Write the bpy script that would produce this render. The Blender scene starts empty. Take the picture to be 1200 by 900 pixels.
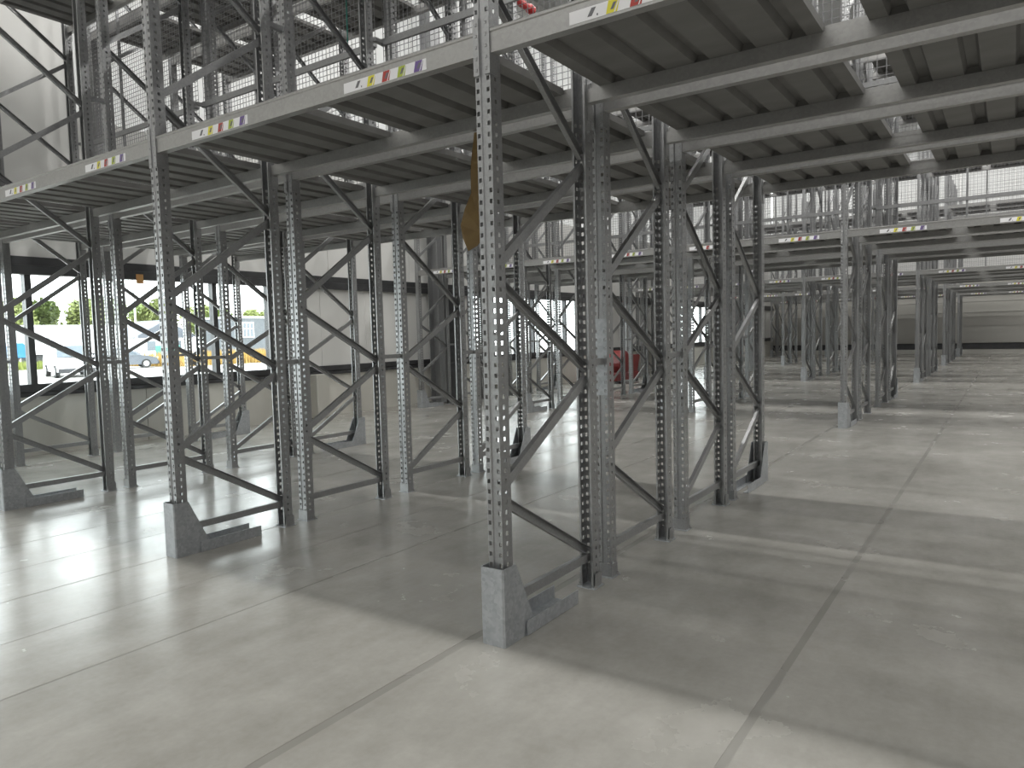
import bpy, bmesh, math, random
from mathutils import Vector, Matrix
random.seed(7)
scene = bpy.context.scene
COL = scene.collection

# ------------------------------------------------------------------ camera
YAW, PITCH, ROLL, FPX = 0.6051, 0.0672, -0.0256, 848.6
CAM = Vector((1.999, -2.759, 1.467))
fw = Vector((-math.sin(YAW) * math.cos(PITCH), math.cos(YAW) * math.cos(PITCH), -math.sin(PITCH)))
rt = Vector((math.cos(YAW), math.sin(YAW), 0.0))
up = rt.cross(fw)
r2 = rt * math.cos(ROLL) + up * math.sin(ROLL)
u2 = up * math.cos(ROLL) - rt * math.sin(ROLL)
cd = bpy.data.cameras.new('camera')
cd.sensor_width = 36.0
cd.lens = FPX / 1200.0 * 36.0
cd.clip_start = 0.05
cd.clip_end = 400
cam = bpy.data.objects.new('camera', cd)
COL.objects.link(cam)
m3 = Matrix((r2, u2, -fw)).transposed()
cam.matrix_world = Matrix.Translation(CAM) @ m3.to_4x4()
scene.camera = cam

# ------------------------------------------------------------------ view, world
scene.view_settings.view_transform = 'Standard'
scene.view_settings.look = 'None'
scene.view_settings.gamma = 1.0
scene.view_settings.use_curve_mapping = False
scene.view_settings.exposure = 0.15
world = bpy.data.worlds.new('overcast_sky')
scene.world = world
world.use_nodes = True
bg = world.node_tree.nodes['Background']
bg.inputs[0].default_value = (0.95, 0.98, 1.0, 1)
bg.inputs[1].default_value = 7.5

# ceiling light rows: (y, power per metre)
LIGHT_Z = 10.2
LIGHT_ROWS = [(-8.6, 38), (0.02, 33), (2.15, 12), (6.1, 34), (12.0, 24), (18.0, 24), (24.0, 24), (30.0, 24), (36.0, 30)]

# ------------------------------------------------------------------ helpers
def tag(o, label=None, cat=None, group=None, kind=None):
    if label: o['label'] = label
    if cat: o['category'] = cat
    if group: o['group'] = group
    if kind: o['kind'] = kind
    return o

def put(name, mesh, parent=None, loc=(0, 0, 0), rz=0.0):
    o = bpy.data.objects.new(name, mesh)
    COL.objects.link(o)
    o.location = loc
    if rz: o.rotation_euler = (0, 0, rz)
    if parent is not None: o.parent = parent
    return o

def empty(name, loc=(0, 0, 0), rz=0.0):
    o = put(name, None, None, loc, rz)
    o.empty_display_size = 0.1
    return o

class MB:
    def __init__(s): s.v, s.f, s.m = [], [], []
    def box(s, x0, x1, y0, y1, z0, z1, mi=0):
        b = len(s.v)
        s.v += [(x0, y0, z0), (x1, y0, z0), (x1, y1, z0), (x0, y1, z0), (x0, y0, z1), (x1, y0, z1), (x1, y1, z1), (x0, y1, z1)]
        s.f += [tuple(b + i for i in q) for q in ((0, 3, 2, 1), (4, 5, 6, 7), (0, 1, 5, 4), (1, 2, 6, 5), (2, 3, 7, 6), (3, 0, 4, 7))]
        s.m += [mi] * 6
        return s
    def loft(s, rings, cap=True, mi=0):
        b = len(s.v); n = len(rings[0])
        for r in rings: s.v += [tuple(p) for p in r]
        for k in range(len(rings) - 1):
            for i in range(n):
                j = (i + 1) % n
                s.f.append((b + k * n + i, b + k * n + j, b + (k + 1) * n + j, b + (k + 1) * n + i)); s.m.append(mi)
        if cap:
            s.f.append(tuple(b + i for i in reversed(range(n)))); s.m.append(mi)
            s.f.append(tuple(b + (len(rings) - 1) * n + i for i in range(n))); s.m.append(mi)
        return s
    def prism_x(s, poly, x0, x1, mi=0):          # poly of (y, z)
        return s.loft([[(x0, y, z) for y, z in poly], [(x1, y, z) for y, z in poly]], mi=mi)
    def prism_y(s, poly, y0, y1, mi=0):          # poly of (x, z)
        return s.loft([[(x, y0, z) for x, z in poly], [(x, y1, z) for x, z in poly]], mi=mi)
    def prism_z(s, poly, z0, z1, mi=0):
        return s.loft([[(x, y, z0) for x, y in poly], [(x, y, z1) for x, y in poly]], mi=mi)
    def tube(s, a, b, r, n=8, mi=0, r1=None):
        a = Vector(a); b = Vector(b); d = (b - a).normalized()
        t = Vector((0, 0, 1)) if abs(d.z) < 0.9 else Vector((1, 0, 0))
        p = d.cross(t).normalized(); q = d.cross(p)
        r1 = r if r1 is None else r1
        ring = lambda c, R: [tuple(c + p * math.cos(k * 2 * math.pi / n) * R + q * math.sin(k * 2 * math.pi / n) * R) for k in range(n)]
        return s.loft([ring(a, r), ring(b, r1)], mi=mi)
    def mesh(s, name, *mats, smooth=False, fix=True, bevel=0.0):
        me = bpy.data.meshes.new(name)
        me.from_pydata(s.v, [], s.f)
        for m in mats: me.materials.append(m)
        if len(mats) > 1: me.polygons.foreach_set('material_index', s.m)
        if fix or bevel:
            bm = bmesh.new(); bm.from_mesh(me)
            if bevel:
                bmesh.ops.bevel(bm, geom=list(bm.edges), offset=bevel, segments=1, affect='EDGES', clamp_overlap=True)
            bmesh.ops.recalc_face_normals(bm, faces=list(bm.faces))
            bm.to_mesh(me); bm.free()
        if smooth: me.polygons.foreach_set('use_smooth', [True] * len(me.polygons))
        me.update()
        return me

# ------------------------------------------------------------------ materials
def mat(name, col, rough=0.5, metal=0.0, spec=0.5):
    m = bpy.data.materials.new(name); m.use_nodes = True
    b = m.node_tree.nodes['Principled BSDF']
    b.inputs['Base Color'].default_value = (*col, 1)
    b.inputs['Roughness'].default_value = rough
    b.inputs['Metallic'].default_value = metal
    b.inputs['Specular IOR Level'].default_value = spec
    return m

def noisy(name, c0, c1, rough=(0.4, 0.6), metal=0.0, scale=6.0, detail=6, stretch=(1, 1, 1), spec=0.5, bump=0.0, gen='Object', spangle=0.0):
    m = mat(name, c0, rough[0], metal, spec)
    nt = m.node_tree; N = nt.nodes; L = nt.links; b = N['Principled BSDF']
    tc = N.new('ShaderNodeTexCoord'); mp = N.new('ShaderNodeMapping'); mp.inputs['Scale'].default_value = stretch
    L.new(tc.outputs[gen], mp.inputs['Vector'])
    no = N.new('ShaderNodeTexNoise'); no.inputs['Scale'].default_value = scale; no.inputs['Detail'].default_value = detail
    L.new(mp.outputs[0], no.inputs['Vector'])
    fac = no.outputs['Fac']
    if spangle:
        vo = N.new('ShaderNodeTexVoronoi'); vo.inputs['Scale'].default_value = spangle
        L.new(tc.outputs[gen], vo.inputs['Vector'])
        sep = N.new('ShaderNodeSeparateColor'); L.new(vo.outputs['Color'], sep.inputs[0])
        mx = N.new('ShaderNodeMix'); mx.inputs[0].default_value = 0.35
        L.new(fac, mx.inputs[2]); L.new(sep.outputs[0], mx.inputs[3]); fac = mx.outputs[0]
    cr = N.new('ShaderNodeValToRGB')
    cr.color_ramp.elements[0].position = 0.3; cr.color_ramp.elements[1].position = 0.7
    cr.color_ramp.elements[0].color = (*c0, 1); cr.color_ramp.elements[1].color = (*c1, 1)
    L.new(fac, cr.inputs[0]); L.new(cr.outputs[0], b.inputs['Base Color'])
    mr = N.new('ShaderNodeMapRange'); mr.inputs['To Min'].default_value = rough[0]; mr.inputs['To Max'].default_value = rough[1]
    L.new(fac, mr.inputs['Value']); L.new(mr.outputs[0], b.inputs['Roughness'])
    if bump:
        bp = N.new('ShaderNodeBump'); bp.inputs['Strength'].default_value = bump; bp.inputs['Distance'].default_value = 0.02
        L.new(fac, bp.inputs['Height']); L.new(bp.outputs[0], b.inputs['Normal'])
    return m

GALV = noisy('galvanised_steel', (0.34, 0.345, 0.35), (0.40, 0.405, 0.41), (0.36, 0.46), 0.8, 7, 4, (1, 1, 0.3), spangle=90)
GALV_B = noisy('galvanised_beam', (0.35, 0.348, 0.342), (0.40, 0.398, 0.39), (0.36, 0.46), 0.75, 4, 4, (0.3, 1, 1), spangle=70)
GALV_G = noisy('weathered_zinc', (0.38, 0.40, 0.42), (0.50, 0.52, 0.54), (0.42, 0.56), 0.5, 14, 6, spangle=60)
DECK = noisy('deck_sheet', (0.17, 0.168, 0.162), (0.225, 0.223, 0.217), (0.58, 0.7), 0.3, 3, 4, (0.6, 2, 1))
WIRE = mat('zinc_wire', (0.33, 0.33, 0.34), 0.5, 0.6)
BOLT = mat('bolt_zinc', (0.42, 0.42, 0.41), 0.4, 0.8)
DARKF = noisy('dark_aluminium', (0.055, 0.056, 0.058), (0.08, 0.081, 0.085), (0.35, 0.45), 0.3, 5)
CONC = noisy('precast_concrete', (0.56, 0.55, 0.50), (0.66, 0.65, 0.60), (0.75, 0.9), 0, 1.6, 8, (1, 1, 0.6), bump=0.05)
PANEL = noisy('light_wall_panel', (0.70, 0.70, 0.68), (0.77, 0.77, 0.75), (0.45, 0.6), 0, 0.9, 5)
FARP = noisy('grey_cladding', (0.44, 0.43, 0.40), (0.50, 0.49, 0.46), (0.5, 0.6), 0, 0.7, 5)
FARL = noisy('pale_cladding', (0.60, 0.59, 0.55), (0.66, 0.65, 0.61), (0.5, 0.6), 0, 0.7, 5)
WHITEP = noisy('white_cladding', (0.80, 0.80, 0.79), (0.86, 0.86, 0.85), (0.5, 0.6), 0, 0.5, 4)
CEILM = noisy('ceiling_sheet', (0.40, 0.40, 0.40), (0.46, 0.46, 0.46), (0.5, 0.6), 0, 1.0, 4)
HOUS = mat('lamp_housing', (0.75, 0.75, 0.75), 0.4)
STICK = mat('white_label', (0.82, 0.82, 0.84), 0.4)
INK = mat('label_ink', (0.16, 0.16, 0.17), 0.6)
TAGS = {'yellow': mat('tag_yellow', (0.72, 0.66, 0.05), 0.5), 'red': mat('tag_red', (0.42, 0.05, 0.04), 0.5),
        'green': mat('tag_green', (0.38, 0.46, 0.06), 0.5), 'purple': mat('tag_purple', (0.16, 0.10, 0.30), 0.5)}
JOINT = noisy('joint_filler', (0.235, 0.228, 0.207), (0.30, 0.292, 0.27), (0.2, 0.34), 0, 1.2, 3)

def floor_material():
    m = mat('power_floated_concrete', (0.4, 0.4, 0.38), 0.3)
    nt = m.node_tree; N = nt.nodes; L = nt.links; b = N['Principled BSDF']
    geo = N.new('ShaderNodeNewGeometry')
    def noise(scale, detail, sx, sy, rough=0.6):
        mp = N.new('ShaderNodeMapping'); mp.inputs['Scale'].default_value = (sx, sy, 1)
        L.new(geo.outputs['Position'], mp.inputs['Vector'])
        n = N.new('ShaderNodeTexNoise'); n.inputs['Scale'].default_value = scale; n.inputs['Detail'].default_value = detail
        n.inputs['Roughness'].default_value = rough
        L.new(mp.outputs[0], n.inputs['Vector']); return n.outputs['Fac']
    a = noise(1.3, 8, 1, 1, 0.62); c = noise(3.2, 8, 1.5, 0.6, 0.65); d = noise(30, 4, 1, 1)
    m1 = N.new('ShaderNodeMix'); m1.inputs[0].default_value = 0.4; L.new(a, m1.inputs[2]); L.new(c, m1.inputs[3])
    m2 = N.new('ShaderNodeMix'); m2.inputs[0].default_value = 0.12; L.new(m1.outputs[0], m2.inputs[2]); L.new(d, m2.inputs[3])
    cr = N.new('ShaderNodeValToRGB'); e = cr.color_ramp.elements
    e[0].position = 0.33; e[0].color = (0.262, 0.254, 0.228, 1); e[1].position = 0.76; e[1].color = (0.47, 0.46, 0.43, 1)
    L.new(m2.outputs[0], cr.inputs[0]); L.new(cr.outputs[0], b.inputs['Base Color'])
    mr = N.new('ShaderNodeMapRange'); mr.inputs['From Min'].default_value = 0.3; mr.inputs['From Max'].default_value = 0.7
    mr.inputs['To Min'].default_value = 0.17; mr.inputs['To Max'].default_value = 0.30
    L.new(a, mr.inputs['Value']); L.new(mr.outputs[0], b.inputs['Roughness'])
    bp = N.new('ShaderNodeBump'); bp.inputs['Strength'].default_value = 0.025; bp.inputs['Distance'].default_value = 0.01
    L.new(m2.outputs[0], bp.inputs['Height']); L.new(bp.outputs[0], b.inputs['Normal'])
    b.inputs['Specular IOR Level'].default_value = 0.55
    return m
FLOOR = floor_material()

def glass_material():
    m = bpy.data.materials.new('window_glass'); m.use_nodes = True
    nt = m.node_tree; N = nt.nodes; L = nt.links; N.clear()
    out = N.new('ShaderNodeOutputMaterial'); mx = N.new('ShaderNodeMixShader')
    t = N.new('ShaderNodeBsdfTransparent'); t.inputs[0].default_value = (0.93, 0.96, 0.95, 1)
    g = N.new('ShaderNodeBsdfGlossy'); g.inputs['Roughness'].default_value = 0.02
    mx.inputs[0].default_value = 0.04
    L.new(t.outputs[0], mx.inputs[1]); L.new(g.outputs[0], mx.inputs[2]); L.new(mx.outputs[0], out.inputs[0])
    return m
GLASS = glass_material()
def milky_material():  # translucent sheet passing sky light, added to brighten the upper walls
    m = bpy.data.materials.new('milky_light_panel'); m.use_nodes = True
    nt = m.node_tree; N = nt.nodes; L = nt.links; N.clear()
    out = N.new('ShaderNodeOutputMaterial'); mx = N.new('ShaderNodeMixShader'); mx.inputs[0].default_value = 0.5
    t = N.new('ShaderNodeBsdfTranslucent'); t.inputs[0].default_value = (0.52, 0.52, 0.51, 1)
    d = N.new('ShaderNodeBsdfDiffuse'); d.inputs[0].default_value = (0.75, 0.75, 0.74, 1)
    L.new(t.outputs[0], mx.inputs[1]); L.new(d.outputs[0], mx.inputs[2]); L.new(mx.outputs[0], out.inputs[0])
    return m
MILKY = milky_material()

# ------------------------------------------------------------------ the hall
XW, XR, YF, YB, ZC = -8.95, 13.0, -12.0, 38.6, 10.6

def struct(name, mb, *mats, **k):
    return tag(put(name, mb.mesh(name, *mats, **k)), kind='structure')

floor = struct('floor', MB().box(XW - 0.3, XR + 0.3, YF - 0.3, YB + 0.3, -0.2, -0.0012), JOINT)
joints = [(-8.1, .006), (-7.4, .006), (-6.75, .01), (-6.05, .006), (-5.4, .01), (-4.75, .006), (-4.1, .01), (-3.42, .006), (-2.78, .01), (-2.1, .005), (-1.45, .014),
          (-0.14, .045), (1.215, .035), (2.55, .03), (3.9, .02), (5.2, .02), (7.9, .02), (10.5, .02)]
edges = [(XW - 0.25, 0)] + joints + [(XR + 0.25, 0)]
for (a, ga), (b, gb) in zip(edges, edges[1:]):
    me = MB().box(a + ga / 2, b - gb / 2, YF - 0.25, YB + 0.25, -0.0012, 0.0).mesh('concrete_slab', FLOOR)
    put('concrete_slab', me, floor)

struct('ceiling', MB().box(XW - 0.3, XR + 0.3, YF - 0.3, YB + 0.3, ZC, ZC + 0.2), CEILM)
struct('wall_right', MB().box(XR, XR + 0.25, YF, YB, 0, ZC), CEILM)
struct('wall_front', MB().box(XW - 0.25, XR + 0.25, YF - 0.25, YF, 0, ZC), CEILM)

# back wall: horizontal cladding bands
wb = struct('wall_back', MB().box(XW - 0.25, XR + 0.25, YB + 0.06, YB + 0.25, 0, 6.0), FARP)
put('lintel_panel', MB().box(XW - .25, XR + .25, YB + .0, YB + .25, 10.2, ZC).mesh('lintel_panel', WHITEP), wb)
bands = [(0.0, 0.22, FARL, 0.02), (0.24, 0.52, DARKF, 0.05), (0.54, 1.33, FARP, 0.06), (1.35, 1.98, FARP, 0.06), (2.0, 2.48, FARL, 0.06),
         (2.5, 3.6, FARP, 0.06)] + [(3.62 + k * .79, 3.62 + k * .79 + .78, WHITEP, 0.06) for k in range(3)]
for z0, z1, m, dep in bands:
    put('cladding_panel', MB().box(XW, XR, YB + 0.06 - dep, YB + 0.06, z0, min(z1, ZC - .01)).mesh('cladding_panel', m), wb)

# left wall with window band
SILL, HEAD, PL = 0.97, 2.43, 0.80
CL0, CL1, CY = 4.7, 10.0, 2.3
wl = struct('wall_left', MB().box(XW - 0.25, XW - 0.03, YF, YB, 0, PL - 0.02), CONC)
put('wall_core', MB().box(XW - 0.25, XW - 0.05, YF, YB, HEAD + .25, CL0).mesh('wall_core', PANEL), wl)
put('wall_core', MB().box(XW - 0.25, XW, YF, YB, CL1, ZC).mesh('wall_core', PANEL), wl)
put('wall_core', MB().box(XW - 0.25, XW - .05, YF, CY, CL0, CL1).mesh('wall_core', PANEL), wl)
for y in [YF + 2.53 * k for k in range(20)]:
    put('concrete_panel', MB().box(XW - 0.03, XW, y + .006, min(y + 2.524, YB), 0, PL).mesh('concrete_panel', CONC), wl)
y = YF
while y < YB - 0.05:
    y1 = min(y + 1.15, YB) if y >= CY - .01 else min(y + 1.1, CY)
    put('wall_panel', MB().box(XW - 0.05, XW + 0.0, y + .004, y1 - .004, HEAD + .25, CL0 if y >= CY - .01 else CL1).mesh('wall_panel', PANEL), wl)
    y = y1
tag(put('trim_1', MB().prism_y([(XW - .1, HEAD + .02), (XW + .06, HEAD + .02), (XW + .06, HEAD + .14), (XW + .03, HEAD + .15), (XW + .03, HEAD + .26), (XW - .1, HEAD + .26)], YF, YB).mesh('trim', DARKF)), kind='structure')
tag(put('trim_2', MB().prism_y([(XW - .1, PL), (XW + .05, PL), (XW + .05, PL + .055), (XW + .01, PL + .06), (XW + .01, PL + .07), (XW + .03, PL + .075), (XW + .03, SILL), (XW - .1, SILL)], YF, YB).mesh('trim', DARKF)), kind='structure')
windows = [(-9.0, 5.5, [-6.6, -3.9, -1.15, 1.64, 4.42]), (11.3, 16.7, [12.0, 13.35, 14.2, 15.95]), (24.6, 28.6, [26.0, 27.4])]
solid = [(YF, -9.0), (5.5, 10.2), (10.85, 11.3), (16.7, 24.6), (28.6, YB)]
for i, (a, b, mul) in enumerate(windows):
    w = tag(empty('window_%d' % (i + 1), (XW - .05, a, SILL)), kind='structure')
    w.name = 'window_%d' % (i + 1)
    ys = [a] + mul + [b]
    for y in ys:
        put('mullion', MB().box(-.05, .07, y - a - .04, y - a + .04, 0, HEAD - SILL + .02).mesh('mullion', DARKF), w)
    for y0, y1 in zip(ys, ys[1:]):
        put('pane', MB().box(0.0, .012, y0 - a + .04, y1 - a - .04, 0.0, HEAD - SILL + .02).mesh('pane', GLASS), w)
wc = tag(empty('window_4', (XW - .05, CY, CL0)), kind='structure')  # translucent band added to make the upper left wall bright, no actual window
n = 30; s_ = (YB - CY) / n
pm = MB().box(0, .004, .012, s_ - .012, 0, CL1 - CL0).mesh('pane', MILKY); mm = MB().box(-.05, .03, -.012, .012, 0, CL1 - CL0).mesh('mullion', WHITEP)
for k in range(n):
    put('pane', pm, wc, (0, k * s_, 0)); put('mullion', mm, wc, (0, k * s_, 0))
wc = tag(empty('window_5', (XW, YB + .1, 6.0)), kind='structure')  # added translucent band standing in for the brightly lit white upper back wall
n = 10; s_ = (XR - XW) / n
pm = MB().box(.03, s_ - .03, 0, .004, 0, 4.2).mesh('pane', MILKY); mm = MB().box(-.03, .03, -.05, .05, 0, 4.2).mesh('mullion', WHITEP)
for k in range(n):
    put('pane', pm, wc, (k * s_, 0, 0)); put('mullion', mm, wc, (k * s_, 0, 0))
for a, b in solid:
    n = max(1, round((b - a) / 1.2)); s = (b - a) / n
    for k in range(n):
        put('infill_panel', MB().box(XW - .12, XW - .02, a + k * s + .003, a + (k + 1) * s - .003, SILL, HEAD + .02).mesh('infill_panel', PANEL), wl)
dr = tag(empty('door_1', (XW, 10.5, 0)), kind='structure')
put('door_leaf', MB().box(-.1, .02, -.30, .35, 0.0, 2.43).mesh('door_leaf', DARKF), dr)
for a, b in ((-.37, -.30), (.35, .42)): put('door_jamb', MB().box(-.1, .05, a, b, 0, 2.45).mesh('door_jamb', DARKF), dr)
# steel columns along the left wall
hp = [(-.15, -.15), (.15, -.15), (.15, -.13), (.01, -.13), (.01, .13), (.15, .13), (.15, .15), (-.15, .15), (-.15, .13), (-.01, .13), (-.01, -.13), (-.15, -.13)]
colm = MB().prism_z(hp, 0.02, ZC).box(-.2, .2, -.2, .2, 0, .02).mesh('column', GALV)
for k, (x, y, lab) in enumerate([(-8.62, 9.75, 'grey steel building column beside the dark door in window wall'), (-8.62, 22.0, 'grey steel building column beyond the red tank by window wall'),
                                 (-8.62, 31.0, 'farthest grey steel building column along the window wall')]):
    tag(put('steel_column', colm, None, (x, y, 0), math.pi / 2), lab, 'column', 'columns along the window wall')
tag(put('concrete_pier', MB().box(-.12, .12, -.14, .14, 0, .82).mesh('concrete_pier', CONC, bevel=.01), None, (XW + .12, 6.45, 0)), 'short grey pier under the sill where the windows end', 'pier')

# ceiling lights: long trunking lamps along x
names_l = ['behind the camera', 'above the front edge of the nearest racks', 'above the mesh in the nearest rack block', 'above the aisle behind the nearest rack block', 'above the second rack block',
           'above the aisle before the third rack block', 'above the third rack block', 'above the fourth rack block', 'above the farthest rack']
for (y, pw), nm in zip(LIGHT_ROWS, names_l):
    t = tag(empty('linear_lamp', (2.0, y, LIGHT_Z)), 'long white strip lamp ' + nm, 'lamp', 'ceiling strip lamps')
    put('housing', MB().box(-10.2, 10.2, -.05, .05, 0.01, .08).mesh('housing', HOUS), t)
    for hx in (-8, 0, 8): put('hanger', MB().box(hx - .01, hx + .01, -.01, .01, .08, ZC - LIGHT_Z).mesh('hanger', HOUS), t)
    ld = bpy.data.lights.new('strip', 'AREA'); ld.shape = 'RECTANGLE'; ld.size = 20.3; ld.size_y = 0.09
    ld.energy = pw * 20.3; ld.color = (1.0, 0.985, 0.95)
    lo = put('tube', ld, t, (0, 0, 0.0))

# ------------------------------------------------------------------ rack parts
UH, PITCHH = 7.0, 0.05
HW, HD = 0.042, 0.040      # half width, half depth of an upright

def perforated(cols, holes, H, name, thick, mtl):
    """cols: plan polyline [(x, y)], holes: set of column-strip indices with a hole in every pitch"""
    zs = [0.0]
    k = 0
    while (k + 1) * PITCHH < H:
        zs += [k * PITCHH + 0.0150, k * PITCHH + 0.0350]; k += 1
    zs.append(H)
    v = [(x, y, z) for z in zs for x, y in cols]
    n = len(cols); f = []
    for r in range(len(zs) - 1):
        for c in range(n - 1):
            if c in holes and r % 2 == 1: continue
            a = r * n + c
            f.append((a, a + 1, a + n + 1, a + n))
    me = bpy.data.meshes.new(name)
    me.from_pydata(v, [], f)
    bm = bmesh.new(); bm.from_mesh(me)
    bmesh.ops.recalc_face_normals(bm, faces=list(bm.faces))
    bmesh.ops.solidify(bm, geom=list(bm.faces), thickness=thick)
    bm.to_mesh(me); bm.free()
    me.materials.append(mtl)
    return me
hx0, hx1 = 0.0210, 0.0365
PLAN = [(-.030, HD), (-HW, HD), (-HW, .008), (-HW, -.010), (-HW, -HD), (-hx1, -HD), (-hx0, -HD), (-.014, -HD), (-.010, -HD + .006), (.010, -HD + .006), (.014, -HD),
        (hx0, -HD), (hx1, -HD), (HW, -HD), (HW, -.010), (HW, .008), (HW, HD), (.030, HD)]
UPRIGHT = perforated(PLAN, {2, 5, 11, 14}, UH, 'upright', 0.0022, GALV)
SPLICE = perforated([(-.0415, -HD - .0015), (-hx1, -HD - .0015), (-hx0, -HD - .0015), (hx0, -HD - .0015), (hx1, -HD - .0015), (.0415, -HD - .0015)], {1, 3}, 0.45, 'splice_plate', 0.0025, GALV_G)
BASE = MB().box(-.06, .06, -.055, .055, 0, .006).mesh('base_plate', GALV_G)
FOOT = MB().loft([[(-.052, -.045, z), (.052, -.045, z), (.052, .03, z), (.048, .03, z), (.048, -.042, z), (-.048, -.042, z), (-.048, .03, z), (-.052, .03, z)] for z in (.006, .085)]).mesh('foot_bracket', GALV)
def bolt_mesh():
    b = MB()
    hexp = lambda r: [(math.cos(k * math.pi / 3) * r, math.sin(k * math.pi / 3) * r) for k in range(6)]
    b.prism_z(hexp(.012), 0, .009).prism_z(hexp(.006), .009, .022)
    return b.mesh('anchor_bolt', BOLT)
BOLTM = bolt_mesh()
D = 0.88                   # frame depth, upright centre to centre
Z0 = 0.18
def channel(a, b, w=.048, d=.028, t=.003, flip=1):
    """open C channel from a to b in the y-z plane, web facing +x*flip"""
    a = Vector(a); b = Vector(b); ax = (b - a).normalized()
    X = Vector((flip, 0, 0)); S = ax.cross(X)
    prof = [(-d / 2, -w / 2), (d / 2, -w / 2), (d / 2, w / 2), (-d / 2, w / 2), (-d / 2, w / 2 - t), (d / 2 - t, w / 2 - t), (d / 2 - t, -w / 2 + t), (-d / 2, -w / 2 + t)]
    ring = lambda c: [tuple(c + X * p + S * q) for p, q in prof]
    return MB().loft([ring(a), ring(b)])
yi0, yi1 = 0.02, D - 0.02
ZN = [.18, .71, 1.24, 1.76, 2.42, 3.10, 3.78, 4.46, 5.14, 5.82, 6.50]   # bracing nodes
DIAG = {}
for k, (za, zb) in enumerate(zip(ZN, ZN[1:])):
    h = round(zb - za, 3)
    if (0, h) not in DIAG:
        DIAG[(0, h)] = channel((0, yi1, 0.03), (0, yi0, h - 0.03), flip=-1).mesh('diagonal_brace', GALV)
        DIAG[(1, h)] = channel((0, yi0, 0.03), (0, yi1, h - 0.03), flip=1).mesh('diagonal_brace', GALV)
HORZ = channel((0, yi0, 0), (0, yi1, 0), flip=1).mesh('horizontal_brace', GALV)
SPACER = {}
def spacer(g):
    g = round(g, 3)
    if g not in SPACER:
        SPACER[g] = MB().box(-.02, .02, 0, g, -.018, .018).box(-.042, .042, -.003, 0, -.02, .02).box(-.042, .042, g, g + .003, -.02, .02).mesh('row_spacer', GALV)
    return SPACER[g]

def guard_meshes():
    t = .005
    # folded steel shield, open to the back; front at y = -.075
    fr = -.078
    sh = MB()
    sh.box(-.058, .058, fr, fr + t, 0, .375)
    for s in (-1, 1):
        x0, x1 = (s * .064 - t / 2, s * .064 + t / 2)
        poly = [(fr + .006, 0.0), (.185, 0.0), (.185, .05), (.03, .375), (fr + .006, .375)]
        sh.prism_x(poly, x0, x1)
        c0, c1 = s * .058, s * .0665
        sh.loft([[(c0, fr, z), (c1, fr + .010, z), (c1 - s * t, fr + .012, z), (c0, fr + t, z)] for z in (0, .375)])
    shield = sh.mesh('shield', GALV_G)
    rails = []
    for s in (-1, 1):
        x = s * .075
        rails.append(MB().box(x - .0025, x + .0025, .10, .60, .003, .075).box(min(x, x - s * .045), max(x, x - s * .045), .10, .60, 0, .005).mesh('base_rail', GALV_G))
    return shield, rails
SHIELD, RAILS = guard_meshes()

BEAMP = [(-.038, 0), (-.038, .088), (-.043, .093), (-.043, .103), (-.037, .109), (-.014, .109), (-.014, .075), (.012, .075), (.012, 0)]
BEAM_CACHE = {}
def beam_mesh(L):
    L = round(L, 3)
    if L not in BEAM_CACHE:
        BEAM_CACHE[L] = MB().prism_x(BEAMP, -L / 2, L / 2).mesh('beam', GALV_B)
    return BEAM_CACHE[L]
def conn_mesh(s):
    """connector at the end of a beam; s = +1 for the right end; origin at the beam's end"""
    b = MB()
    lo, hi = sorted((0.0, s * .0035)); b.box(lo, hi, -.0445, .014, -.09, .165)
    lo, hi = sorted((0.0, s * .032)); b.box(lo, hi, -.0465, -.0425, -.09, .165)
    for z in (-.065, -.015, .035, .085, .135):
        c = s * .019
        b.loft([[(c - .006, -.0465, z - .008), (c + .006, -.0465, z - .008), (c + .006, -.0465, z + .008), (c - .006, -.0465, z + .008)],
                [(c - .004, -.050, z - .005), (c + .004, -.050, z - .005), (c + .004, -.050, z + .003), (c - .004, -.050, z + .003)]])
    return b.mesh('end_connector', GALV)
CONN = {s: conn_mesh(s) for s in (-1, 1)}

DECK_CACHE = {}
def deck_mesh(w):
    w = round(w, 3)
    if w in DECK_CACHE: return DECK_CACHE[w]
    n = 5; per = w / n; hi = .038; t = .0025
    top = [(-w / 2, -.005), (-w / 2, 0)]
    line = [(-w / 2, -.012), (-w / 2, hi)]
    x = -w / 2
    line = []
    for k in range(n):
        a = -w / 2 + k * per
        line += [(a + .000, 0), (a + per * .33, 0), (a + per * .40, hi), (a + per * .62, hi), (a + per * .69, 0)]
    line.append((w / 2, 0))
    # edge flanges turned up
    line = [(-w / 2 - .001, hi)] + line + [(w / 2 + .001, hi)]
    v = []; f = []
    y0, y1 = .0, D
    for x, z in line:
        v += [(x, y0 - .012, z), (x, y1 + .012, z), (x, y1 + .012, z + t), (x, y0 - .012, z + t)]
    for i in range(len(line) - 1):
        a = i * 4; b = a + 4
        f += [(a, b, b + 1, a + 1), (a + 3, a + 2, b + 2, b + 3), (a, a + 3, b + 3, b), (a + 1, b + 1, b + 2, a + 2)]
    f += [(0, 1, 2, 3), tuple(len(v) - 4 + i for i in (3, 2, 1, 0))]
    mb = MB(); mb.v = v; mb.f = f; mb.m = [0] * len(f)
    mb.box(-w / 2, w / 2, y0 - .0115, y0 - .009, -.0005, hi).box(-w / 2, w / 2, y1 + .009, y1 + .0115, -.0005, hi)
    DECK_CACHE[w] = mb.mesh('deck_panel', DECK)
    return DECK_CACHE[w]

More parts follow.
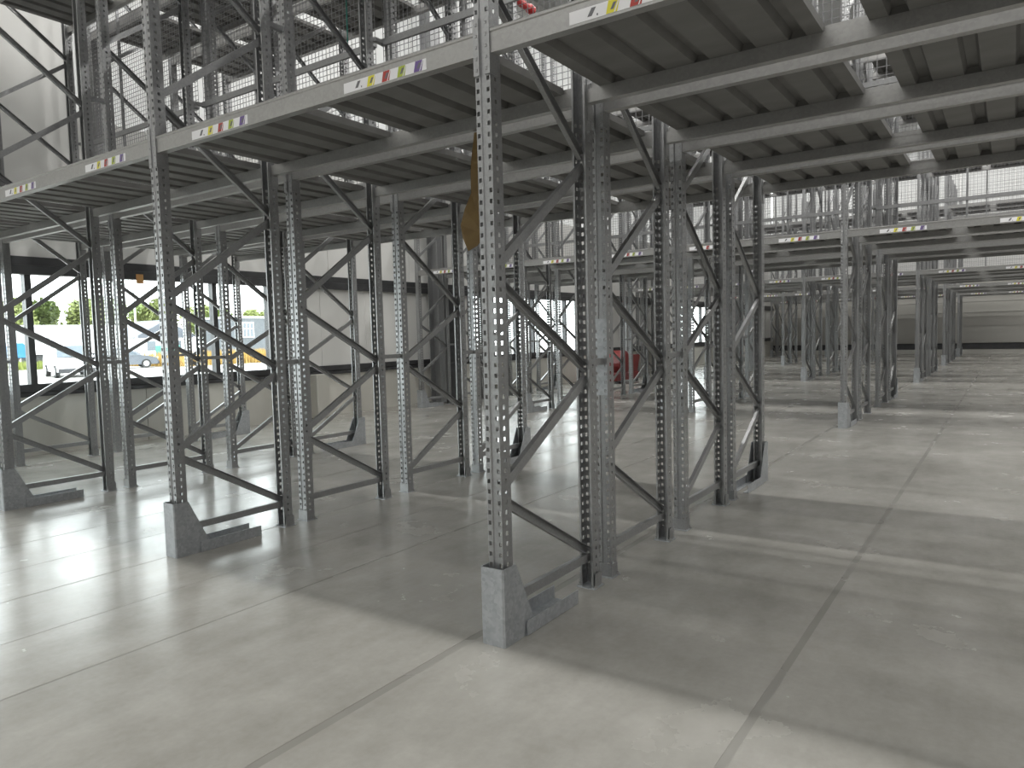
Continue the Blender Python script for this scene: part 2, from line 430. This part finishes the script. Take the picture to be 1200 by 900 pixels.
# label strip: 0.57 m wide, printed tags
STRIPM = MB().box(0, .57, -.0015, 0, 0, .052).mesh('label_strip', STICK)
def slant(x0, x1, z0, z1, sl, m, d=.0025):
    return MB().loft([[(x0, -d, z0), (x1, -d, z0), (x1 + sl, -d, z1), (x0 + sl, -d, z1)], [(x0, -.0012, z0), (x1, -.0012, z0), (x1 + sl, -.0012, z1), (x0 + sl, -.0012, z1)]]).mesh('colour_tag', m)
TAGM = []
TAGM.append(('printed_code', slant(.085, .105, .012, .044, .02, INK)))
TAGM.append(('printed_dot', MB().box(.128, .134, -.0025, -.0012, .008, .016).mesh('printed_dot', INK)))
for cname, x in (('yellow', .17), ('red', .275), ('green', .38), ('purple', .49)):
    TAGM.append(('colour_tag', slant(x, x + .050, .001, .051, .012, TAGS[cname])))
    TAGM.append(('printed_code', slant(x + .020, x + .034, .014, .040, .014, INK, .0032)))
    TAGM.append(('white_stripe', slant(x + .036, x + .041, .001, .051, .022, STICK, .0030)))

# ------------------------------------------------------------------ rack layout
LINES = [('E', 2.72), ('A', 0.0), ('B', -2.75), ('C', -5.52), ('D', -8.15)]
BLOCKS = [(0.0, [0, 1.10, 2.30, 3.42]), (8.59, [0, 1.22, 3.25, 4.56]), (18.38, [0, 1.22, 3.25, 4.56]), (27.2, [0, 1.22, 3.25, 4.56]), (35.4, [0, 1.22])]
LV = [2.737, 5.50]
line_txt = {'E': 'post line right of the camera', 'A': 'nearest post line', 'B': 'second post line', 'C': 'third post line', 'D': 'post line at window wall'}
row_txt = ['front row', 'second row', 'third row', 'rear row']
blk_txt = ['nearest block', 'second block', 'third block', 'fourth block', 'farthest block']
bay_txt = ['right-hand bay', 'middle bay', 'left bay', 'window bay']
lev_txt = ['lower', 'upper']

def make_frame(x, y, mirrored, gap, near, label, guard_front, guard_back, splice):
    f = tag(empty('rack_frame', (x, y, 0)), label, 'rack frame', 'perforated rack frames')
    for yy, rz in ((0, 0), (D, math.pi)):
        put('upright', UPRIGHT, f, (0, yy, .006), rz)
        bp = put('base_plate', BASE, f, (0, yy, 0), rz)
        put('foot_bracket', FOOT, f, (0, yy, 0), rz)
        if near:
            for s in (-1, 1):
                put('anchor_bolt', BOLTM, bp, (s * .052, .03, .006))
    put('horizontal_brace', HORZ, f, (0, 0, Z0))
    for k, (za, zb) in enumerate(zip(ZN, ZN[1:])):
        d = (k + (1 if mirrored else 0)) % 2
        put('diagonal_brace', DIAG[(d, round(zb - za, 3))], f, (0, 0, za))
    if gap:
        put('row_spacer', spacer(gap - .0862), f, (0, D + HD + .003, 1.30))
        if near: put('row_spacer', spacer(gap - .0862), f, (0, D + HD + .003, 3.9))
    if splice:
        put('splice_plate', SPLICE, f, (0, 0, 1.10))
    return f

for bi, (yb, rows) in enumerate(BLOCKS):
    near = bi == 0
    for li, (ln, lx) in enumerate(LINES):
        for ri, ry in enumerate(rows):
            gap = None
            if ri + 1 < len(rows) and rows[ri + 1] - ry - D < 0.6: gap = rows[ri + 1] - ry - D
            make_frame(lx, yb + ry, ri >= len(rows) / 2, gap, near, 'perforated galvanised rack frame, %s, %s, %s' % (row_txt[ri], line_txt[ln], blk_txt[bi]),
                       ri == 0, ri == len(rows) - 1, bi == 0 and ln == 'A' and ri == 1)
        for end, yy, rz in (('aisle-side', yb, 0.0), ('rear', yb + rows[-1] + D, math.pi)):
            g = tag(empty('upright_guard', (lx, yy, 0), rz), 'folded zinc %s foot guard, %s, %s' % (end, line_txt[ln], blk_txt[bi]), 'post guard', 'folded foot guards')
            put('shield', SHIELD, g)
            for r in RAILS: put('base_rail', r, g)
    for k in range(len(LINES) - 1):
        xr, xl = LINES[k][1], LINES[k + 1][1]
        W = xr - xl; L = W - 2 * HW - .008; xc = (xr + xl) / 2
        bm_ = beam_mesh(L)
        wd = (W - .24 - .19) / 2
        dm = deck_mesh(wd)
        for ri, ry in enumerate(rows):
            for vi, z in enumerate(LV):
                if bi == 2 and vi == 1 and ri > 1: continue
                for face, yy, rz in (('front', yb + ry, 0.0), ('back', yb + ry + D, math.pi)):
                    o = tag(empty('load_bar', (xc, yy, z), rz), 'grey %s %s beam, %s, %s, %s' % (lev_txt[vi], face, row_txt[ri], bay_txt[k], blk_txt[bi]), 'load bar', 'horizontal rack bars')
                    put('bar', bm_, o)
                    for s in (-1, 1):
                        put('end_connector', CONN[s], o, (s * L / 2, 0, 0))
                    if face == 'front' and ri == 0 and vi == 0:
                        for off in (.41, 1.80):
                            st = put('label_strip', STRIPM, o, (-L / 2 + off, -.038, .012))
                            st['label'] = 'white location label with coloured tags'
                            for nm, me in TAGM: put(nm, me, st)
                for s, hn in ((-1, 'left'), (1, 'right')):
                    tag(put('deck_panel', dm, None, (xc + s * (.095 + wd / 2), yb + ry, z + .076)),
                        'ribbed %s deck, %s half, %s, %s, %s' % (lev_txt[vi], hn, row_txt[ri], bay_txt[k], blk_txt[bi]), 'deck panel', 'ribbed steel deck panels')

# mesh screens in the flue of the first two blocks
MESH_CACHE = {}
def wire_mesh(w, h):
    key = (round(w, 3), round(h, 3))
    if key not in MESH_CACHE:
        b = MB(); r = .0020
        n = round(w / .05)
        for i in range(n + 1):
            x = -w / 2 + w * i / n
            b.box(x - r, x + r, -r, r, 0, h)
        n = round(h / .05)
        for i in range(n + 1):
            z = h * i / n
            b.box(-w / 2, w / 2, r, 3 * r, z - r, z + r)
        MESH_CACHE[key] = b.mesh('wire_grid', WIRE, fix=False)
    return MESH_CACHE[key]
for bi, ym, rz_, ztop, posts in ((0, 2.14, 4.11, 6.6, (.34,)), (1, 8.59 + 2.32, 3.44, 6.6, (.5, .8)), (2, 18.38 + 2.32, 3.44, 6.6, (.5,))):
    for k in range(len(LINES) - 1):
        xr, xl = LINES[k][1], LINES[k + 1][1]
        w = xr - xl - .10; h = ztop - 2.90
        t = tag(empty('mesh_screen', ((xr + xl) / 2, ym, 2.90)), 'welded wire mesh screen above the %s of the %s' % (bay_txt[k], blk_txt[bi]), 'mesh screen', 'wire mesh screens')
        g = put('wire_grid', wire_mesh(w, h), t); g['kind'] = 'stuff'
        put('rail', MB().box(-w / 2, w / 2, -.03, -.005, rz_ - 2.9 - .03, rz_ - 2.9 + .03).mesh('rail', GALV), t)
        put('rail', MB().box(-w / 2, w / 2, -.02, -.005, -.01, .02).mesh('rail', GALV), t)
        put('rail', MB().box(-w / 2, w / 2, -.02, -.005, h - .02, h + .01).mesh('rail', GALV), t)
        yu = BLOCKS[bi][0] + BLOCKS[bi][1][1] + D + HD - ym
        for sx in (-1, 1):
            a, b = sorted((sx * (w / 2 - .03), sx * (w / 2 + .022)))
            put('bracket', MB().box(a, b, yu, 0, rz_ - 2.9 - .015, rz_ - 2.9 + .015).mesh('bracket', GALV), t)
        for p in (0.004,) + tuple(posts):
            x = -w / 2 + p * w
            put('post', MB().box(x, x + .03, .006, .036, 0, h).mesh('post', GALV), t)

# ------------------------------------------------------------------ small indoor things
# crumpled brown cardboard hanging from a beam behind the nearest post
b = MB()
outl = [(0.0, .0), (.07, .03), (.13, .09), (.15, .22), (.13, .34), (.17, .47), (.11, .55), (.10, .73), (.07, .73), (.05, .56), (.03, .48), (.035, .36), (-.01, .26), (-.055, .17), (-.05, .09)]
b.loft([[(x, .012 * math.sin(z * 18), z) for x, z in outl], [(x, .006 + .012 * math.sin(z * 18), z) for x, z in outl]])
tag(put('hanging_cardboard', b.mesh('hanging_cardboard', noisy('cardboard', (0.16, 0.10, 0.035), (0.21, 0.14, 0.05), (0.7, 0.8), 0, 12)), None, (-0.87, 0.935, 2.01)),
    'torn brown cardboard hanging behind the nearest perforated post', 'cardboard')
# red sprinkler pipe overhead
rp = tag(empty('sprinkler_pipe', (-4.0, 5.0, 6.31)), 'red pipe end high above the aisle behind nearest block', 'pipe')
RED = mat('red_enamel', (0.45, 0.03, 0.03), 0.4)
put('pipe', MB().tube((0, -.6, 0), (0, 1.66, 0), .055, 12).tube((0, 1.62, 0), (0, 1.70, 0), .068, 12).mesh('pipe', RED, smooth=False), rp)
put('hanger_rod', MB().box(-.008, .008, -.01, .01, .05, ZC - 6.31).mesh('hanger_rod', BOLT), rp)
put('hanger_rod', MB().box(-.008, .008, 1.19, 1.21, .05, ZC - 6.31).mesh('hanger_rod', BOLT), rp)
# teal cord
tag(put('teal_strap', MB().tube((0, 0, 0), (0.004, 0, .60), .006, 6).mesh('teal_strap', mat('teal_cord', (0.03, 0.22, 0.18), 0.6)), None, (-2.96, 1.955, 4.09)), 'thin teal strap hanging at the mesh behind second post line', 'strap')
# note taped to the window header
tag(put('paper_note', MB().box(0, .004, -.055, .055, -.07, .07).mesh('paper_note', mat('orange_paper', (0.62, 0.33, 0.12), 0.7)), None, (XW + .062, 3.15, 2.46)), 'small orange paper note taped under the window header', 'note')
# red tank unit against the left wall
tk = tag(empty('tank_unit', (-7.55, 16.6, 0)), 'dark red tank unit on feet beside the window wall', 'tank')
TRED = noisy('dark_red_paint', (0.13, 0.012, 0.012), (0.18, 0.02, 0.018), (0.4, 0.5), 0, 5)
ring = lambda x, R, zc: [(x, math.cos(a * math.pi / 10) * R, zc + math.sin(a * math.pi / 10) * R) for a in range(20)]
b = MB().loft([ring(-.30, .05, .58), ring(-.28, .26, .58), ring(-.20, .36, .58), ring(.20, .36, .58), ring(.28, .26, .58), ring(.30, .05, .58)])
put('drum', b.mesh('drum', TRED, smooth=False), tk)
put('skid', MB().box(-.3, .3, -.75, .75, .08, .30).mesh('skid', TRED, bevel=.02), tk)
put('hopper', MB().loft([[(-.25, .42, .30), (.25, .42, .30), (.25, .75, .30), (-.25, .75, .30)], [(-.3, .38, .8), (.3, .38, .8), (.3, .85, .8), (-.3, .85, .8)]]).mesh('hopper', TRED), tk)
for sx in (-1, 1):
    for sy in (-1, 1):
        put('foot', MB().box(sx * .26 - .04, sx * .26 + .04, sy * .65 - .05, sy * .65 + .05, 0, .085).mesh('foot', DARKF), tk)

# ------------------------------------------------------------------ outside
GZ = -0.15
ASPH = noisy('asphalt', (0.20, 0.19, 0.18), (0.28, 0.265, 0.25), (0.8, 0.95), 0, 0.6, 8)
tag(put('ground_outside', MB().box(-160, XW - .26, -60, 140, GZ - .2, GZ).box(XW - .26, 60, YB + .26, 140, GZ - .2, GZ).mesh('ground_outside', ASPH)), kind='structure')
GRASSM = noisy('dry_grass', (0.28, 0.17, 0.04), (0.40, 0.27, 0.08), (0.8, 0.9), 0, 3)
GREENG = noisy('green_verge', (0.12, 0.16, 0.03), (0.22, 0.24, 0.05), (0.8, 0.9), 0, 3)
def blades(n, x0, x1, y0, y1, h0, h1, w):
    b = MB()
    for _ in range(n):
        x = random.uniform(x0, x1); y = random.uniform(y0, y1); h = random.uniform(h0, h1); a = random.uniform(0, math.pi)
        dx, dy = math.cos(a) * w, math.sin(a) * w; lx, ly = random.uniform(-.15, .15), random.uniform(-.15, .15)
        k = len(b.v)
        b.v += [(x - dx, y - dy, GZ), (x + dx, y + dy, GZ), (x + lx, y + ly, GZ + h)]
        b.f.append((k, k + 1, k + 2)); b.m.append(0)
    return b
tag(put('dry_grass', blades(9000, -56, -46, 26, 46, .5, 1.15, .05).mesh('dry_grass', GRASSM, fix=False)), 'tall dry golden grass beyond the parking lot', 'grass', kind='stuff')
tag(put('green_verge', blades(4000, -62, -56.6, 12, 30, .3, .7, .06).mesh('green_verge', GREENG, fix=False)), 'green verge in front of the white trailers', 'grass', kind='stuff')

CARW = mat('white_van_paint', (0.75, 0.76, 0.78), 0.3); CARG = mat('silver_car_paint', (0.14, 0.155, 0.18), 0.3, 0.3)
TYRE = mat('tyre', (0.03, 0.03, 0.03), 0.8); CGL = mat('car_glass', (0.06, 0.08, 0.10), 0.1); HUB = mat('hub', (0.5, 0.5, 0.5), 0.4, 0.6)
LAMPY = mat('car_lamp', (0.7, 0.55, 0.3), 0.3); DKP = mat('dark_plastic', (0.04, 0.04, 0.045), 0.6)
def vehicle(name, label, side, roof, loc, rz, paint, Ln, wd, wheels, wr, glass):
    """side: body outline (x, z); roof: cabin outline (x, z); glass: list of side glass polys"""
    t = tag(empty(name, loc, rz), label, 'car' if name == 'car' else 'van')
    h = wd / 2
    body = MB().loft([[(x, -h + .04, z) for x, z in side], [(x, -h, z) for x, z in side], [(x, h, z) for x, z in side], [(x, h - .04, z) for x, z in side]])
    put('body', body.mesh('body', paint), t)
    zb = min(z for x, z in roof)
    tap = lambda z: h - .02 - .16 * (z - zb)
    put('cabin', MB().loft([[(x, -tap(z), z) for x, z in roof], [(x, tap(z), z) for x, z in roof]]).mesh('cabin', paint), t)
    for g in glass:
        for s in (-1, 1):
            put('side_window', MB().loft([[(x, s * (tap(z) - .01), z) for x, z in g], [(x, s * (tap(z) + .008), z) for x, z in g]]).mesh('side_window', CGL), t)
    (xa, za), (xb, zbb) = roof[0], roof[1]
    put('windscreen', MB().loft([[(xa + .03, y, za + .06), (xb + .02, y * .86, zbb - .06), (xb + .05, y * .86, zbb - .05), (xa + .06, y, za + .07)] for y in (-h + .12, h - .12)]).mesh('windscreen', CGL), t)
    xf = max(x for x, z in side)
    for s in (-1, 1):
        put('headlamp', MB().box(xf - .1, xf + .015, s * (h - .28) - .15, s * (h - .28) + .15, .62, .76).mesh('headlamp', LAMPY), t)
    put('bumper', MB().box(xf - .1, xf + .05, -h + .06, h - .06, .25, .48).mesh('bumper', DKP, bevel=.03), t)
    for x in wheels:
        for s in (-1, 1):
            wv = put('wheel', MB().tube((x, s * (h - .2), wr), (x, s * (h + .01), wr), wr, 18).mesh('wheel', TYRE), t)
            put('hubcap', MB().tube((x, s * h, wr), (x, s * (h + .02), wr), wr * .62, 12).mesh('hubcap', HUB), wv)
    return t
vehicle('van', 'white van parked outside facing the left windows', [(-2.3, .3), (2.2, .3), (2.3, .5), (2.25, .85), (1.5, 1.02), (-2.3, 1.02), (-2.35, .7)],
        [(1.45, 1.0), (.75, 1.72), (.4, 1.84), (-2.2, 1.84), (-2.32, 1.0)], (-40.2, 16.0, GZ), math.radians(-15), CARW, 4.6, 1.85, (1.45, -1.45), .33,
        [[(1.2, 1.06), (.72, 1.60), (.1, 1.62), (.1, 1.06)], [(0, 1.06), (0, 1.62), (-1.0, 1.62), (-1.0, 1.06)]])
vehicle('car', 'silver hatchback parked before the dry grass outside', [(-2.0, .25), (1.95, .25), (2.05, .45), (1.95, .72), (1.0, .9), (-1.95, .92), (-2.05, .6)],
        [(1.0, .88), (.35, 1.32), (0, 1.43), (-1.2, 1.40), (-1.9, .9)], (-49.2, 23.6, GZ), math.radians(70), CARG, 4.1, 1.75, (1.25, -1.25), .31,
        [[(.75, .94), (.3, 1.28), (-.2, 1.34), (-.2, .94)], [(-.28, .94), (-.28, 1.34), (-1.1, 1.32), (-1.45, .94)]])
# blue container bin
bb = tag(empty('recycling_bin', (-66, 23.2, GZ)), 'bright blue rounded bin on legs outside', 'bin')
BLUE = mat('blue_plastic', (0.02, 0.16, 0.34), 0.4)
put('hopper', MB().prism_x([(-.6, .8), (.6, .8), (.75, 1.2), (.72, 1.75), (.45, 2.0), (-.45, 2.0), (-.72, 1.75), (-.75, 1.2)], -.7, .7).mesh('hopper', BLUE), bb)
for sx in (-1, 1):
    for sy in (-1, 1): put('leg', MB().box(sx * .5 - .08, sx * .5 + .08, sy * .45 - .08, sy * .45 + .08, 0, .85).mesh('leg', DKP), bb)
# white trailers row
TRW = mat('trailer_white', (0.78, 0.79, 0.80), 0.5); TRS = mat('trailer_seam', (0.55, 0.56, 0.57), 0.6)
for k, y in enumerate((20.0, 27.5, 35.0)):
    t = tag(empty('white_trailer', (-80, y, GZ)), 'long white box trailer, %s, parked before the trees' % ('left one', 'middle one', 'right one')[k], 'trailer', 'white trailers outside')
    put('box', MB().box(-1.3, 1.3, -3.6, 3.6, .9, 3.85).mesh('box', TRW), t)
    for i in range(5): put('panel', MB().box(1.3, 1.33, -3.4 + i * 1.4, -2.15 + i * 1.4, 1.1, 3.6).mesh('panel', TRS if i in (1, 3) else TRW), t)
    put('chassis', MB().box(-1.1, 1.1, -3.4, 3.4, .55, .9).mesh('chassis', DKP), t)
    for yy in (-2.2, 2.0, 2.9):
        put('wheel', MB().tube((.85, yy, .48), (1.2, yy, .48), .48, 14).mesh('wheel', TYRE), t)
# grey gable house and grey block with a window
GREYW = noisy('grey_render', (0.10, 0.11, 0.12), (0.13, 0.14, 0.15), (0.8, 0.9), 0, 2); ROOFG = mat('slate_roof', (0.10, 0.11, 0.13), 0.7); WHITEF = mat('white_frame', (0.8, 0.8, 0.8), 0.5)
BGL = mat('dark_glass', (0.12, 0.14, 0.16), 0.15)
h1 = tag(empty('gable_house', (-84, 45.0, GZ)), 'white house with slate grey gable roof behind the car', 'house')
put('wall', MB().box(-3, 3, -3.5, 3.5, 0, 2.5).mesh('wall', TRW), h1)
put('roof', MB().prism_x([(-4.0, 2.4), (4.0, 2.4), (0, 4.5)], -3.3, 3.3).mesh('roof', ROOFG), h1)
for y in (-1.8, 1.4): put('window', MB().box(3.0, 3.05, y - .5, y + .5, .9, 2.0).mesh('window', BGL), h1)
h2 = tag(empty('grey_building', (-78, 53.0, GZ)), 'flat roofed grey building with one white framed window', 'building')
put('wall', MB().box(-3, 3, -3.2, 2.0, 0, 4.5).mesh('wall', GREYW), h2)
put('side_wall', MB().box(-3, 2.8, 2.0, 5.4, 0, 4.6).mesh('side_wall', noisy('beige_render', (0.30, 0.24, 0.20), (0.34, 0.28, 0.24), (.8, .9), 0, 2)), h2)
put('roof', MB().box(-3.1, 3.1, -3.3, 5.5, 4.5, 4.75).mesh('roof', TRS), h2)
wn = put('window', MB().box(3.0, 3.08, -1.75, -.10, 2.15, 4.05).mesh('window', WHITEF), h2)
for i in range(3):
    for j, (a, b_) in enumerate(((2.3, 3.2), (3.3, 3.9))):
        put('pane', MB().box(3.07, 3.10, -1.62 + i * .5, -1.22 + i * .5, a, b_).mesh('pane', BGL), wn)
# teal kiosk / stall
kk = tag(empty('teal_container', (-62, 34.2, GZ)), 'small teal container between car and gable house', 'container')
put('box', MB().box(-1, 1, -.6, .6, .1, 1.5).mesh('box', mat('teal_paint', (0.05, 0.20, 0.17), 0.5)), kk)
put('door', MB().box(1.0, 1.04, -.3, .3, .15, 1.35).mesh('door', mat('teal_door', (0.08, 0.24, 0.2), 0.5)), kk)
put('skid', MB().box(-1, 1, -.6, .6, 0, .1).mesh('skid', DKP), kk)
# lamp post
lp = tag(empty('street_lamp', (-60, 30.3, GZ)), 'slim grey street lamp post outside the window', 'street lamp')
put('pole', MB().tube((0, 0, 0), (0, 0, 8.2), .10, 10, r1=.06).mesh('pole', GALV), lp)
put('arm', MB().tube((0, 0, 8.15), (1.2, 0, 8.4), .04, 8).mesh('arm', GALV), lp)
put('lamp_head', MB().box(1.1, 1.8, -.12, .12, 8.35, 8.47).mesh('lamp_head', GALV, bevel=.03), lp)
# trees
BARK = noisy('bark', (0.10, 0.07, 0.05), (0.16, 0.12, 0.08), (.8, .9), 0, 8)
LEAF = noisy('spring_leaves', (0.13, 0.16, 0.04), (0.21, 0.24, 0.08), (.6, .8), 0, 1.5)
LEAFD = noisy('green_leaves', (0.09, 0.13, 0.03), (0.16, 0.21, 0.06), (.6, .8), 0, 1.5)
def crown(seed, R, H):
    rnd = random.Random(seed); b = MB()
    cl = [(rnd.uniform(-.6, .6) * R, rnd.uniform(-.6, .6) * R, rnd.uniform(.35, .85) * H, rnd.uniform(.35, .55) * R) for _ in range(9)]
    for _ in range(3200):
        cx, cy, cz, cr = rnd.choice(cl)
        v = Vector((rnd.gauss(0, 1), rnd.gauss(0, 1), rnd.gauss(0, 1))).normalized() * cr * rnd.uniform(.6, 1.05)
        c = Vector((cx, cy, cz)) + v; s = rnd.uniform(.2, .45)
        a = Vector((rnd.gauss(0, 1), rnd.gauss(0, 1), rnd.gauss(0, 1))).normalized(); d = a.orthogonal().normalized()
        k = len(b.v)
        b.v += [tuple(c - a * s), tuple(c + d * s * .6), tuple(c + a * s), tuple(c - d * s * .6)]
        b.f.append((k, k + 1, k + 2, k + 3)); b.m.append(0)
    return b
CR = [crown(i, 3.9, 8.8).mesh('crown', (LEAF, LEAFD, LEAF)[i], fix=False) for i in range(3)]
TR = MB().tube((0, 0, 0), (.1, 0, 4.5), .28, 8, r1=.14).tube((.05, 0, 3), (1.3, .4, 6), .12, 6, r1=.05).tube((.05, 0, 3.2), (-1.2, -.3, 6), .11, 6, r1=.05).mesh('trunk', BARK)
tw = ['first', 'second', 'third', 'fourth', 'fifth', 'sixth', 'seventh', 'eighth', 'ninth', 'tenth', 'eleventh', 'twelfth', 'thirteenth', 'fourteenth', 'fifteenth', 'sixteenth']
spots = [(-110, 31, 1.0), (-123, 37, 1.05), (-110, 40.5, .95), (-123, 47.5, 1.05), (-110, 50, .95), (-123, 57.5, 1.1), (-110, 60, 1.0), (-123, 68, .95), (-110, 70, .85), (-123, 79, .85),
         (-136, 42, 1.25), (-136, 53, 1.2), (-136, 64, 1.2), (-136, 75, 1.1), (-136, 86, 1.05), (-136, 97, 1.0)]
spots.sort(key=lambda q: math.atan2(q[1] - CAM.y, CAM.x - q[0]))
for i, (x, y, s) in enumerate(spots):
    t = tag(empty('tree', (x, y, GZ), i * 1.3), 'leafy spring tree outside, %s from the left' % tw[i], 'tree', 'trees beyond the windows')
    t.scale = (s, s, s)
    c = put('crown', CR[i % 3], t); c['kind'] = 'stuff'
    put('trunk', TR, t)
